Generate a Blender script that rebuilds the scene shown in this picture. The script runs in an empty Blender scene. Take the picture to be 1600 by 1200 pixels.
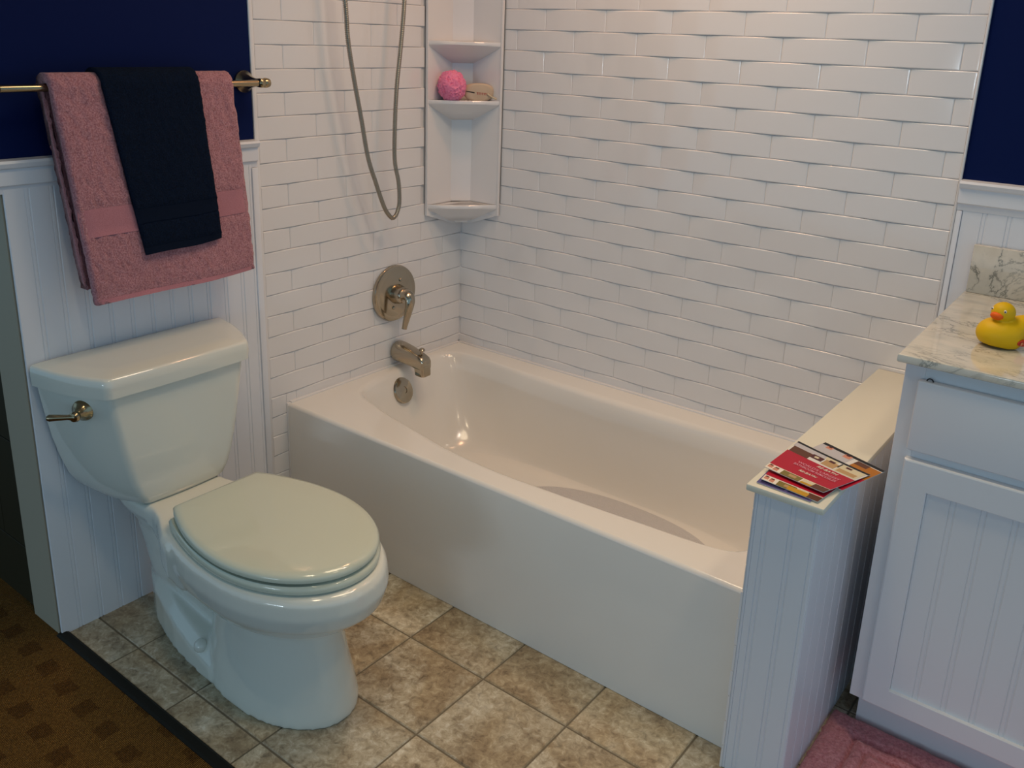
import bpy, bmesh, math, random
from mathutils import Vector, Matrix, noise

SC = bpy.context.scene
COL = SC.collection
PI = math.pi
random.seed(4)

# ------------------------------------------------------------------ camera
def make_camera():
    cx, cy, cz = 2.14323, -2.4839, 1.56163
    yaw, pit, rol, f, py = 0.65012, -0.29693, 0.03457, 1394.93, -116.17
    F = Vector((-math.sin(yaw) * math.cos(pit), math.cos(yaw) * math.cos(pit), math.sin(pit)))
    R = Vector((math.cos(yaw), math.sin(yaw), 0)); U = R.cross(F)
    c, s = math.cos(rol), math.sin(rol)
    R2 = c * R + s * U; U2 = -s * R + c * U
    cam = bpy.data.cameras.new('camera'); o = bpy.data.objects.new('camera', cam)
    COL.objects.link(o)
    m = Matrix((R2, U2, -F)).transposed().to_4x4(); m.translation = (cx, cy, cz)
    o.matrix_world = m
    cam.sensor_fit = 'HORIZONTAL'; cam.sensor_width = 36.0; cam.lens = 36.0 * f / 1600.0
    cam.shift_x = 0.0; cam.shift_y = py / 1600.0
    cam.clip_start = 0.02; cam.clip_end = 60
    SC.camera = o
make_camera()

# ------------------------------------------------------------------ light and exposure
W = bpy.data.worlds.new('world'); SC.world = W; W.use_nodes = True
bg = W.node_tree.nodes['Background']
bg.inputs[0].default_value = (0.47, 0.76, 1.0, 1); bg.inputs[1].default_value = 0.40
SC.view_settings.view_transform = 'Standard'
try: SC.view_settings.look = 'None'
except Exception: pass
SC.view_settings.gamma = 1.0
SC.view_settings.use_curve_mapping = False
SC.view_settings.exposure = 0.42

def area_light(name, loc, size, power, col, rot=(0, 0, 0), spread=105):
    l = bpy.data.lights.new(name, 'AREA'); l.shape = 'DISK'; l.size = size; l.energy = power; l.color = col; l.spread = math.radians(spread)
    o = bpy.data.objects.new(name, l); o.location = loc; o.rotation_euler = rot; COL.objects.link(o)
    return o
WARM = (1.0, 0.79, 0.52)
area_light('downlight_tub', (1.05, -0.80, 2.52), 0.60, 4.3, WARM, spread=140)
area_light('downlight_toilet', (1.15, -1.75, 2.52), 0.22, 1.75, WARM)
area_light('downlight_corner', (0.78, -0.26, 2.52), 0.20, 3.1, (1.0, 0.50, 0.26), spread=165)
area_light('fill_light_wall', (1.35, -0.50, 2.52), 0.20, 2.0, (1.0, 0.80, 0.66), spread=150)  # added fill that brightens the back wall, no known fixture there
for k in range(5):      # row of showroom bulbs behind the photographer
    l = bpy.data.lights.new('showroom_bulb', 'POINT'); l.energy = 19.0; l.shadow_soft_size = 0.12; l.color = (0.70, 0.87, 1.0)
    o = bpy.data.objects.new('showroom_bulb', l); o.location = (1.0 + 0.36 * k, -9.0, 1.28); COL.objects.link(o)
area_light('downlight_vanity', (2.15, -1.05, 2.52), 0.22, 1.55, WARM)

# ------------------------------------------------------------------ helpers
def lin(c):
    return tuple(((v / 255.0) / 12.92 if v / 255.0 <= 0.04045 else ((v / 255.0 + 0.055) / 1.055) ** 2.4) for v in c) + (1.0,)

def mat(name, col, rough=0.5, metal=0.0, coat=0.0, spec=0.5):
    m = bpy.data.materials.new(name); m.use_nodes = True
    b = m.node_tree.nodes['Principled BSDF']
    b.inputs['Base Color'].default_value = col if len(col) == 4 else tuple(col) + (1,)
    b.inputs['Roughness'].default_value = rough; b.inputs['Metallic'].default_value = metal
    b.inputs['Coat Weight'].default_value = coat; b.inputs['Specular IOR Level'].default_value = spec
    return m
def nodes(m): return m.node_tree.nodes, m.node_tree.links, m.node_tree.nodes['Principled BSDF']
def N(m, t, **kw):
    n = m.node_tree.nodes.new(t)
    for k, v in kw.items():
        if k in n.inputs: n.inputs[k].default_value = v
        else: setattr(n, k, v)
    return n
def ramp(m, fac, stops):
    r = m.node_tree.nodes.new('ShaderNodeValToRGB'); e = r.color_ramp.elements
    while len(e) > 1: e.remove(e[-1])
    e[0].position = stops[0][0]; e[0].color = stops[0][1]
    for p, c in stops[1:]:
        x = e.new(p); x.color = c
    m.node_tree.links.new(fac, r.inputs[0]); return r
def add_bump(m, scale, dist, strength=1.0, detail=2.0, coord='Object', kind='noise'):
    ns, ln, b = nodes(m)
    tc = N(m, 'ShaderNodeTexCoord')
    if kind == 'noise':
        t = N(m, 'ShaderNodeTexNoise', Scale=scale, Detail=detail); out = t.outputs['Fac']
    else:
        t = N(m, 'ShaderNodeTexVoronoi', Scale=scale); out = t.outputs['Distance']
    ln.new(tc.outputs[coord], t.inputs['Vector'])
    bp = N(m, 'ShaderNodeBump', Strength=strength, Distance=dist)
    ln.new(out, bp.inputs['Height']); ln.new(bp.outputs[0], b.inputs['Normal'])
    return t

def link(o, parent=None):
    COL.objects.link(o)
    if parent is not None:
        o.parent = parent
    return o
def wloc(o):
    v = Vector(o.location)
    p = o.parent
    while p: v += Vector(p.location); p = p.parent
    return v
def obj(name, verts, faces, mats, parent=None, smooth=True, mi=None, sharp=None, recenter=True):
    """links world-space geometry as ONE mesh object; its origin is the parent's, or its own base"""
    verts = [Vector(v) for v in verts]
    if parent is not None: off = wloc(parent)
    elif recenter:
        xs = [v.x for v in verts]; ys = [v.y for v in verts]; zs = [v.z for v in verts]
        off = Vector(((min(xs) + max(xs)) / 2, (min(ys) + max(ys)) / 2, min(zs)))
    else: off = Vector((0, 0, 0))
    me = bpy.data.meshes.new(name)
    me.from_pydata([v - off for v in verts], [], faces)
    if not isinstance(mats, (list, tuple)): mats = [mats]
    for m in mats: me.materials.append(m)
    if mi is not None: me.polygons.foreach_set('material_index', mi)
    me.validate(); me.update()
    bm = bmesh.new(); bm.from_mesh(me)
    bmesh.ops.recalc_face_normals(bm, faces=bm.faces[:])
    bm.to_mesh(me); bm.free()
    me.polygons.foreach_set('use_smooth', [bool(smooth)] * len(me.polygons))
    if smooth and sharp: 
        me.set_sharp_from_angle(angle=math.radians(sharp))
    o = bpy.data.objects.new(name, me)
    if parent is None: o.location = off
    return link(o, parent)
def tag(o, label=None, cat=None, group=None, kind=None):
    if label: o['label'] = label
    if cat: o['category'] = cat
    if group: o['group'] = group
    if kind: o['kind'] = kind
    return o
def thing(name, label, cat, loc, group=None):
    o = bpy.data.objects.new(name, None); o.location = loc; o.empty_display_size = 0.05
    COL.objects.link(o)
    return tag(o, label, cat, group)

class Geo:
    def __init__(s): s.v = []; s.f = []; s.m = []
    def add(s, v, f, mi=0):
        n = len(s.v); s.v += [Vector(a) for a in v]; s.f += [tuple(i + n for i in q) for q in f]; s.m += [mi] * len(f)
        return s
    def box(s, x0, x1, y0, y1, z0, z1, bev=0.0, seg=2, mi=0):
        bm = bmesh.new(); bmesh.ops.create_cube(bm, size=1.0)
        for v in bm.verts:
            v.co = Vector(((x0 + x1) / 2 + v.co.x * (x1 - x0), (y0 + y1) / 2 + v.co.y * (y1 - y0), (z0 + z1) / 2 + v.co.z * (z1 - z0)))
        if bev > 0: bmesh.ops.bevel(bm, geom=bm.edges[:], offset=bev, segments=seg, profile=0.5, affect='EDGES')
        bm.verts.index_update()
        s.add([v.co.copy() for v in bm.verts], [[v.index for v in f.verts] for f in bm.faces], mi); bm.free(); return s
    def lathe(s, prof, origin, axis, n=32, mi=0):
        """prof: (r, h) list along axis"""
        a = Vector(axis).normalized(); t = Vector((0, 0, 1)) if abs(a.z) < 0.9 else Vector((1, 0, 0))
        u = a.cross(t).normalized(); w = a.cross(u); o = Vector(origin)
        rings = [[o + a * h + (u * math.cos(2 * PI * k / n) + w * math.sin(2 * PI * k / n)) * max(r, 1e-5) for k in range(n)] for r, h in prof]
        return s.loft(rings, mi=mi)
    def loft(s, rings, cap0=True, cap1=True, closed=True, mi=0):
        n = len(rings[0]); v = [p for r in rings for p in r]; f = []
        for i in range(len(rings) - 1):
            for k in range(n if closed else n - 1):
                a, b = i * n + k, i * n + (k + 1) % n
                f.append((a, b, b + n, a + n))
        if cap0: f.append(tuple(range(n)))
        if cap1: f.append(tuple((len(rings) - 1) * n + k for k in range(n)))
        return s.add(v, f, mi)
    def tube(s, pts, rad, n=12, mi=0, flat=None):
        pts = [Vector(p) for p in pts]; rings = []; up = None
        for i, p in enumerate(pts):
            d = (pts[min(i + 1, len(pts) - 1)] - pts[max(i - 1, 0)]).normalized()
            if up is None:
                up = Vector((0, 0, 1)) if abs(d.z) < 0.9 else Vector((1, 0, 0))
            up = (up - d * up.dot(d)).normalized(); sd = d.cross(up)
            r = rad[i] if isinstance(rad, (list, tuple)) else rad
            ra, rb = r if isinstance(r, (list, tuple)) else (r, r)
            rings.append([p + sd * math.cos(2 * PI * k / n) * ra + up * math.sin(2 * PI * k / n) * rb for k in range(n)])
        return s.loft(rings, mi=mi)
    def grid(s, fn, nu, nv, mi=0):
        v = [fn(i / nu, j / nv) for j in range(nv + 1) for i in range(nu + 1)]
        f = [(j * (nu + 1) + i, j * (nu + 1) + i + 1, (j + 1) * (nu + 1) + i + 1, (j + 1) * (nu + 1) + i) for j in range(nv) for i in range(nu)]
        return s.add(v, f, mi)
    def obj(s, name, mats, parent=None, smooth=True, sharp=35, recenter=True):
        return obj(name, s.v, s.f, mats, parent, smooth, s.m, sharp, recenter)

def catmull(pts, n, closed=False):
    P = [Vector(p) for p in pts]; L = len(P); out = []
    segs = L if closed else L - 1
    for k in range(n if closed else n + 1):
        t = k / n * segs; i = min(int(t), segs - 1); t -= i
        if closed: p0, p1, p2, p3 = P[(i - 1) % L], P[i % L], P[(i + 1) % L], P[(i + 2) % L]
        else: p0, p1, p2, p3 = P[max(i - 1, 0)], P[i], P[min(i + 1, L - 1)], P[min(i + 2, L - 1)]
        out.append(0.5 * ((2 * p1) + (p2 - p0) * t + (2 * p0 - 5 * p1 + 4 * p2 - p3) * t * t + (3 * p1 - p0 - 3 * p2 + p3) * t ** 3))
    return out
def copies(me, name, places, parent, rotz=0.0):
    for p in places:
        o = bpy.data.objects.new(name, me); o.location = Vector(p) - wloc(parent); o.rotation_euler = (0, 0, rotz)
        COL.objects.link(o); o.parent = parent
def raw_mesh(name, g, m, smooth=True, sharp=40):
    me = bpy.data.meshes.new(name); me.from_pydata(g.v, [], g.f)
    for x in (m if isinstance(m, (list, tuple)) else [m]): me.materials.append(x)
    me.polygons.foreach_set('material_index', g.m)
    bm = bmesh.new(); bm.from_mesh(me); bmesh.ops.recalc_face_normals(bm, faces=bm.faces[:]); bm.to_mesh(me); bm.free()
    me.polygons.foreach_set('use_smooth', [smooth] * len(me.polygons))
    if smooth: me.set_sharp_from_angle(angle=math.radians(sharp))
    return me

# ------------------------------------------------------------------ materials
M = {}
M['acrylic'] = mat('white_acrylic', (0.80, 0.785, 0.785), 0.10, coat=0.25)
M['tub'] = mat('tub_acrylic', (0.82, 0.80, 0.76), 0.16, coat=0.2)
M['porcelain'] = mat('porcelain', (0.72, 0.735, 0.67), 0.10, coat=0.5)
M['seat'] = mat('seat_plastic', (0.60, 0.64, 0.53), 0.13, coat=0.3)
M['white'] = mat('white_paint', (0.76, 0.78, 0.83), 0.38)
M['cabinet'] = mat('cabinet_foil', (0.80, 0.80, 0.815), 0.35)
M['cap'] = mat('cap_paint', (0.74, 0.72, 0.61), 0.35)
M['blue'] = mat('navy_wall_paint', (0.0014, 0.0085, 0.064), 0.65, spec=0.10)
M['nickel'] = mat('brushed_nickel', (0.46, 0.40, 0.31), 0.16, 1.0)
M['hose'] = mat('hose_nickel', (0.36, 0.32, 0.26), 0.28, 1.0)
M['brass'] = mat('warm_nickel', (0.40, 0.32, 0.20), 0.20, 1.0)
M['dark'] = mat('dark_gap', (0.02, 0.02, 0.022), 0.7)
M['grout'] = mat('floor_grout', (0.17, 0.145, 0.10), 0.8)
M['strip'] = mat('dark_bronze_strip', (0.008, 0.0075, 0.005), 0.6, spec=0.2)
M['plaster'] = mat('grey_plaster', (0.38, 0.34, 0.26), 0.7)
M['ceiling'] = mat('ceiling_paint', (0.6, 0.58, 0.55), 0.8)
M['dtile'] = mat('dark_stone_tile', (0.030, 0.024, 0.011), 0.6, spec=0.2)
add_bump(M['white'], 60, 0.0006, 0.4)

def floor_tile_material():
    m = mat('stone_look_tile', (0.3, 0.25, 0.18), 0.42)
    ns, ln, b = nodes(m)
    tc = N(m, 'ShaderNodeTexCoord'); oi = N(m, 'ShaderNodeObjectInfo')
    cmb = N(m, 'ShaderNodeVectorMath', operation='SCALE'); cmb.inputs[0].default_value = (37, 61, 83)
    ln.new(oi.outputs['Random'], cmb.inputs['Scale'])
    ad = N(m, 'ShaderNodeVectorMath', operation='ADD'); ln.new(tc.outputs['Object'], ad.inputs[0]); ln.new(cmb.outputs[0], ad.inputs[1])
    n1 = N(m, 'ShaderNodeTexNoise', Scale=11.0, Detail=6.0, Roughness=0.62, Distortion=0.5); ln.new(ad.outputs[0], n1.inputs['Vector'])
    n2 = N(m, 'ShaderNodeTexNoise', Scale=52.0, Detail=6.0, Roughness=0.72, Distortion=0.6); ln.new(ad.outputs[0], n2.inputs['Vector'])
    n3 = N(m, 'ShaderNodeTexNoise', Scale=4.0, Detail=3.0, Distortion=1.0); ln.new(ad.outputs[0], n3.inputs['Vector'])
    r1 = ramp(m, n1.outputs['Fac'], [(0.30, lin((118, 98, 62))), (0.45, lin((158, 140, 102))), (0.56, lin((186, 172, 136))), (0.70, lin((206, 202, 182)))])
    r2 = ramp(m, n2.outputs['Fac'], [(0.33, lin((88, 74, 50))), (0.44, lin((160, 142, 106))), (0.55, lin((196, 182, 148))), (0.66, lin((232, 228, 210)))])
    r3 = ramp(m, n3.outputs['Fac'], [(0.42, (0, 0, 0, 1)), (0.60, (1, 1, 1, 1))])
    mx = N(m, 'ShaderNodeMix', data_type='RGBA'); mx.inputs['Factor'].default_value = 0.55
    ln.new(r1.outputs[0], mx.inputs['A']); ln.new(r2.outputs[0], mx.inputs['B'])
    mx2 = N(m, 'ShaderNodeMix', data_type='RGBA', blend_type='MULTIPLY'); mx2.inputs['B'].default_value = lin((224, 206, 170))
    ln.new(r3.outputs[0], mx2.inputs['Factor']); ln.new(mx.outputs['Result'], mx2.inputs['A'])
    hs = N(m, 'ShaderNodeHueSaturation', Saturation=0.72)
    mr = N(m, 'ShaderNodeMapRange'); mr.inputs['To Min'].default_value = 0.90; mr.inputs['To Max'].default_value = 1.28
    ln.new(oi.outputs['Random'], mr.inputs['Value']); ln.new(mr.outputs[0], hs.inputs['Value'])
    ln.new(mx2.outputs['Result'], hs.inputs['Color'])
    ln.new(hs.outputs[0], b.inputs['Base Color'])
    bp = N(m, 'ShaderNodeBump', Strength=0.35, Distance=0.0012); ln.new(n2.outputs['Fac'], bp.inputs['Height']); ln.new(bp.outputs[0], b.inputs['Normal'])
    return m
M['ftile'] = floor_tile_material()

def carpet_material():
    m = mat('brown_carpet', (0.1, 0.06, 0.02), 0.95, spec=0.1)
    ns, ln, b = nodes(m); tc = N(m, 'ShaderNodeTexCoord')
    wv = N(m, 'ShaderNodeTexWave', wave_type='BANDS', bands_direction='X', Scale=70.0, Distortion=1.6, Detail=1.5); wv.inputs['Detail Scale'].default_value = 3.0
    mp = N(m, 'ShaderNodeMapping'); mp.inputs['Rotation'].default_value = (0, 0, math.radians(-8)); ln.new(tc.outputs['Object'], mp.inputs['Vector'])
    ln.new(mp.outputs[0], wv.inputs['Vector'])
    nz = N(m, 'ShaderNodeTexNoise', Scale=260.0, Detail=2.0); ln.new(tc.outputs['Object'], nz.inputs['Vector'])
    r0 = ramp(m, wv.outputs['Fac'], [(0.0, lin((58, 38, 12))), (0.5, lin((112, 78, 32))), (1.0, lin((150, 112, 58)))])
    mxn = N(m, 'ShaderNodeMix', data_type='RGBA', blend_type='MULTIPLY'); mxn.inputs['Factor'].default_value = 0.8
    rn = ramp(m, nz.outputs['Fac'], [(0.3, (0.45, 0.42, 0.4, 1)), (0.7, (1.2, 1.2, 1.2, 1))])
    ln.new(r0.outputs[0], mxn.inputs['A']); ln.new(rn.outputs[0], mxn.inputs['B'])
    # woven darker blocks on a regular grid
    mp2 = N(m, 'ShaderNodeMapping'); mp2.inputs['Scale'].default_value = (9.6, 9.6, 1); mp2.inputs['Location'].default_value = (0.1, 0.35, 0); mp2.inputs['Rotation'].default_value = (0, 0, math.radians(3))
    ln.new(tc.outputs['Object'], mp2.inputs['Vector'])
    nj = N(m, 'ShaderNodeTexNoise', Scale=26.0, Detail=3.0); ln.new(tc.outputs['Object'], nj.inputs['Vector'])
    ns_ = N(m, 'ShaderNodeVectorMath', operation='MULTIPLY_ADD'); ns_.inputs[1].default_value = (0.26, 0.20, 0); ln.new(nj.outputs['Color'], ns_.inputs[0]); ln.new(mp2.outputs[0], ns_.inputs[2])
    sep = N(m, 'ShaderNodeSeparateXYZ'); ln.new(ns_.outputs[0], sep.inputs[0])
    def inside(sock, w):
        fr = N(m, 'ShaderNodeMath', operation='FRACT'); ln.new(sock, fr.inputs[0])
        sb = N(m, 'ShaderNodeMath', operation='SUBTRACT'); ln.new(fr.outputs[0], sb.inputs[0]); sb.inputs[1].default_value = 0.5
        ab = N(m, 'ShaderNodeMath', operation='ABSOLUTE'); ln.new(sb.outputs[0], ab.inputs[0])
        lt = N(m, 'ShaderNodeMath', operation='LESS_THAN'); ln.new(ab.outputs[0], lt.inputs[0]); lt.inputs[1].default_value = w
        return lt.outputs[0]
    mu = N(m, 'ShaderNodeMath', operation='MULTIPLY'); ln.new(inside(sep.outputs[0], 0.24), mu.inputs[0]); ln.new(inside(sep.outputs[1], 0.22), mu.inputs[1])
    m3 = N(m, 'ShaderNodeMath', operation='MULTIPLY'); ln.new(mu.outputs[0], m3.inputs[0]); m3.inputs[1].default_value = 0.85
    dk = N(m, 'ShaderNodeMix', data_type='RGBA', blend_type='MULTIPLY'); dk.inputs['B'].default_value = (0.60, 0.54, 0.50, 1)
    ln.new(m3.outputs[0], dk.inputs['Factor']); ln.new(mxn.outputs['Result'], dk.inputs['A'])
    ln.new(dk.outputs['Result'], b.inputs['Base Color'])
    bp = N(m, 'ShaderNodeBump', Strength=0.8, Distance=0.003); ln.new(wv.outputs['Fac'], bp.inputs['Height']); ln.new(bp.outputs[0], b.inputs['Normal'])
    return m
M['carpet'] = carpet_material()

def marble_material():
    m = mat('white_marble', (0.7, 0.69, 0.66), 0.10, coat=0.3)
    ns, ln, b = nodes(m); tc = N(m, 'ShaderNodeTexCoord')
    mp = N(m, 'ShaderNodeMapping'); mp.inputs['Rotation'].default_value = (0.5, 0.7, 0.6); mp.inputs['Scale'].default_value = (1.0, 1.9, 1.0)
    ln.new(tc.outputs['Object'], mp.inputs['Vector'])
    n0 = N(m, 'ShaderNodeTexNoise', Scale=7.0, Detail=8.0, Roughness=0.62, Distortion=0.9); ln.new(mp.outputs[0], n0.inputs['Vector'])
    sb = N(m, 'ShaderNodeMath', operation='SUBTRACT'); ln.new(n0.outputs['Fac'], sb.inputs[0]); sb.inputs[1].default_value = 0.5
    ab = N(m, 'ShaderNodeMath', operation='ABSOLUTE'); ln.new(sb.outputs[0], ab.inputs[0])
    v = ramp(m, ab.outputs[0], [(0.0, (1, 1, 1, 1)), (0.005, (0.8, 0.8, 0.8, 1)), (0.018, (0.14, 0.14, 0.14, 1)), (0.06, (0, 0, 0, 1))])
    n1 = N(m, 'ShaderNodeTexNoise', Scale=6.0, Detail=2.0); ln.new(tc.outputs['Object'], n1.inputs['Vector'])
    v1 = ramp(m, n1.outputs['Fac'], [(0.40, (0.08, 0.08, 0.08, 1)), (0.62, (1, 1, 1, 1))])
    mu = N(m, 'ShaderNodeMath', operation='MULTIPLY'); ln.new(v.outputs[0], mu.inputs[0]); ln.new(v1.outputs[0], mu.inputs[1])
    n2 = N(m, 'ShaderNodeTexNoise', Scale=9.0, Detail=5.0); ln.new(mp.outputs[0], n2.inputs['Vector'])
    base = ramp(m, n2.outputs['Fac'], [(0.30, lin((192, 190, 180))), (0.55, lin((216, 211, 198))), (0.8, lin((199, 191, 172)))])
    mx = N(m, 'ShaderNodeMix', data_type='RGBA'); mx.inputs['B'].default_value = lin((122, 124, 118))
    ln.new(mu.outputs[0], mx.inputs['Factor']); ln.new(base.outputs[0], mx.inputs['A']); ln.new(mx.outputs['Result'], b.inputs['Base Color'])
    return m
M['marble'] = marble_material()

def cloth(name, c1, c2, sc, dist, rough=0.95):
    m = mat(name, c1, rough, spec=0.15); ns, ln, b = nodes(m); tc = N(m, 'ShaderNodeTexCoord')
    n = N(m, 'ShaderNodeTexNoise', Scale=sc, Detail=3.0, Roughness=0.7); ln.new(tc.outputs['Object'], n.inputs['Vector'])
    r = ramp(m, n.outputs['Fac'], [(0.32, c2), (0.66, c1)]); ln.new(r.outputs[0], b.inputs['Base Color'])
    bp = N(m, 'ShaderNodeBump', Strength=1.0, Distance=dist); ln.new(n.outputs['Fac'], bp.inputs['Height']); ln.new(bp.outputs[0], b.inputs['Normal'])
    b.inputs['Sheen Weight'].default_value = 0.25 if c1[0] > 0.2 else 0.0
    return m
M['pink'] = cloth('pink_terry', lin((204, 150, 158)), lin((154, 94, 104)), 240, 0.004)
M['pink_band'] = cloth('pink_woven_band', lin((188, 130, 140)), lin((172, 112, 122)), 500, 0.0008)
M['navy'] = cloth('navy_terry', lin((8, 26, 50)), lin((3, 12, 28)), 260, 0.003)
M['navy_band'] = cloth('navy_woven_band', lin((7, 22, 44)), lin((4, 15, 31)), 600, 0.0006)
M['rug'] = cloth('pink_rug_pile', lin((234, 160, 162)), lin((196, 112, 118)), 130, 0.005)
M['puff'] = mat('pink_mesh_net', (0.90, 0.25, 0.43), 0.6); M['puff'].node_tree.nodes['Principled BSDF'].inputs['Subsurface Weight'].default_value = 0.2
M['soap'] = mat('tan_soap', (0.58, 0.45, 0.32), 0.45)
M['rope'] = mat('cream_cord', (0.62, 0.52, 0.36), 0.8)
M['redink'] = mat('red_print', (0.42, 0.05, 0.04), 0.6)
M['duck'] = mat('yellow_vinyl', (0.74, 0.46, 0.003), 0.5, spec=0.3)
M['beak'] = mat('orange_vinyl', (0.84, 0.13, 0.006), 0.45, spec=0.3)
M['eye'] = mat('white_eye', (0.75, 0.75, 0.72), 0.3)
M['pupil'] = mat('dark_pupil', (0.02, 0.02, 0.03), 0.3)
M['badge'] = mat('red_badge', (0.55, 0.03, 0.01), 0.4)
M['badge_ink'] = mat('orange_badge_print', (0.85, 0.30, 0.12), 0.4)
M['pad'] = mat('grey_slip_pad', (0.58, 0.57, 0.58), 0.6); add_bump(M['pad'], 220, 0.0015, 1.0, kind='voronoi')
M['paper'] = mat('paper', (0.75, 0.74, 0.72), 0.35)
def ink(name, rgb): M[name] = mat(name + '_print', lin(rgb)[:3], 0.4, spec=0.25)
for nm, rgb in dict(crimson=(178, 20, 48), ivory=(236, 228, 214), palepink=(222, 150, 170), black=(22, 20, 24), brown=(96, 58, 38), maroon=(82, 34, 34), tan=(186, 150, 104), gold=(196, 148, 30), olive=(128, 112, 52),
                    skin=(206, 140, 116), grey=(190, 188, 194), amber=(176, 110, 26), violet=(88, 84, 140), indigo=(44, 40, 84), cream=(214, 204, 172)).items(): ink(nm, rgb)

# ------------------------------------------------------------------ dimensions
TW, TH, Z0, X0, YL = 0.23089, 0.06623, 0.4238, 0.0017, 0.092
TUBL, TUBD, TUBZ = 1.5448, 0.826, 0.4241
ZR = 1.258                       # top of the chair rail
YEND = -1.597                    # free end of the left wall

# ------------------------------------------------------------------ walls, floor, ceiling
g = Geo()
g.box(-0.14, 1.667, 0.0085, 0.15, 0, 2.55, mi=0)
g.box(1.667, 2.9, 0.0085, 0.15, 0, 1.22, mi=1)
g.box(1.667, 2.9, 0.0085, 0.15, 1.22, 2.55, mi=2)
wall_back = tag(g.obj('wall_back', [M['acrylic'], M['white'], M['blue']], smooth=False, recenter=False), kind='structure')
g = Geo()
g.box(-0.14, -0.0085, -0.90, 0.0085, 0, 2.55, mi=0)
g.box(-0.14, -0.004, YEND, -0.90, 0, 1.18, mi=1)
g.box(-0.14, -0.004, -1.655, -0.90, 1.18, 2.55, mi=2)
wall_left = tag(g.obj('wall_left', [M['acrylic'], M['plaster'], M['blue']], smooth=False, recenter=False), kind='structure')

# pillowed wall tile: bulges along its length so that the courses wave
def tile_mesh(name, u0, u1, z0=0.0, z1=1.0):
    """u0..u1 is the cut part of a full tile (0..1); z0..z1 of its height; front faces -y, centre at origin"""
    w = (u1 - u0) * TW - 0.0003; us = []
    k = max(2, int(round(8 * (u1 - u0))))
    us = [0.0, 0.0014 / w, 0.0030 / w, 0.0042 / w] + [i / k for i in range(1, k)] + [1 - 0.0042 / w, 1 - 0.0030 / w, 1 - 0.0014 / w, 1.0]
    us = sorted(u for u in us if 0 <= u <= 1)
    h = (z1 - z0) * TH - 0.0003
    vs = [(-h / 2, 0), (-h / 2 + 0.0006, 0.72), (-h / 2 + 0.0022, 1.0), (-h / 2 + 0.0034, 1.0), (h / 2 - 0.0034, 1.0), (h / 2 - 0.0022, 1.0), (h / 2 - 0.0006, 0.72), (h / 2, 0)]
    P = []; cols = [(0.0, 0.0)] + [(u, 1.0) for u in us] + [(1.0, 0.0)]
    for z, dz in vs:
        for u, on in cols:
            e = min(u, 1 - u) * w
            de = (0.62 if abs((u0 if u < 0.5 else u1) - round(u0 if u < 0.5 else u1)) < 1e-3 else 0.96) if e < 1e-6 else (0.90 if e < 0.002 else 1.0)
            U = 2 * (u0 + u * (u1 - u0)) - 1
            d = 0.0030 + 0.0040 * (1 - U * U)
            P.append(((u - 0.5) * w, -d * dz * de * on if dz > 0 else 0.0, z))
    n = len(cols)
    F = [(j * n + i, j * n + i + 1, (j + 1) * n + i + 1, (j + 1) * n + i) for j in range(len(vs) - 1) for i in range(n - 1)]
    return raw_mesh(name, Geo().add(P, F), M['acrylic'], True, 60)
TILES = {}
def put_tile(parent, wallname, a, b, u0, row, place, rotz, zc=None, z0=0.0, z1=1.0):
    """tile covering positions a..b along the wall, whose full tile began at position u0"""
    fa, fb = (a - u0) / TW, (b - u0) / TW
    key = (round(fa, 3), round(fb, 3), round(z0, 2), round(z1, 2))
    if key not in TILES: TILES[key] = tile_mesh('tile', fa, fb, z0, z1)
    o = bpy.data.objects.new('tile', TILES[key]); o.location = place((a + b) / 2, Z0 + row * TH + ((z0 + z1) / 2 - 0.5) * TH); o.rotation_euler = (0, 0, rotz)
    COL.objects.link(o); o.parent = parent
def course(parent, row, start, lo, hi, place, rotz, z0=0.0, z1=1.0):
    k = math.floor((lo - start) / TW)
    while start + k * TW < hi:
        a, b = max(lo, start + k * TW), min(hi, start + (k + 1) * TW)
        if b - a > 0.012: put_tile(parent, '', a, b, start + k * TW, row, place, rotz, None, z0, z1)
        k += 1
for r in range(0, 20):
    st = X0 if r % 2 else X0 - 0.5 * TW
    lo = -0.006
    if Z0 + (r - 0.5) * TH > 0.945: lo = 0.1835
    z0 = 0.5 if r == 0 else 0.0
    course(wall_back, r, st, lo, 1.660, lambda u, z: (u, 0.0085, z), 0.0, z0)
for r in range(-6, 20):
    # positions run along +y; joints of odd rows at -(YL + (k+.5) TW)
    st = -(YL + (0.5 if r % 2 else 0.0) * TW)
    hi = 0.006
    if Z0 + (r - 0.5) * TH > 0.945: hi = -0.1972
    if r < 0: hi = -TUBD - 0.0005
    if r == 0:
        course(wall_left, r, st, -0.884, -TUBD - 0.0005, lambda u, z: (-0.0085, u, z), PI / 2)
        course(wall_left, r, st, -TUBD, hi, lambda u, z: (-0.0085, u, z), PI / 2, 0.5)
    else: course(wall_left, r, st, -0.884, hi, lambda u, z: (-0.0085, u, z), PI / 2)

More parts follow.
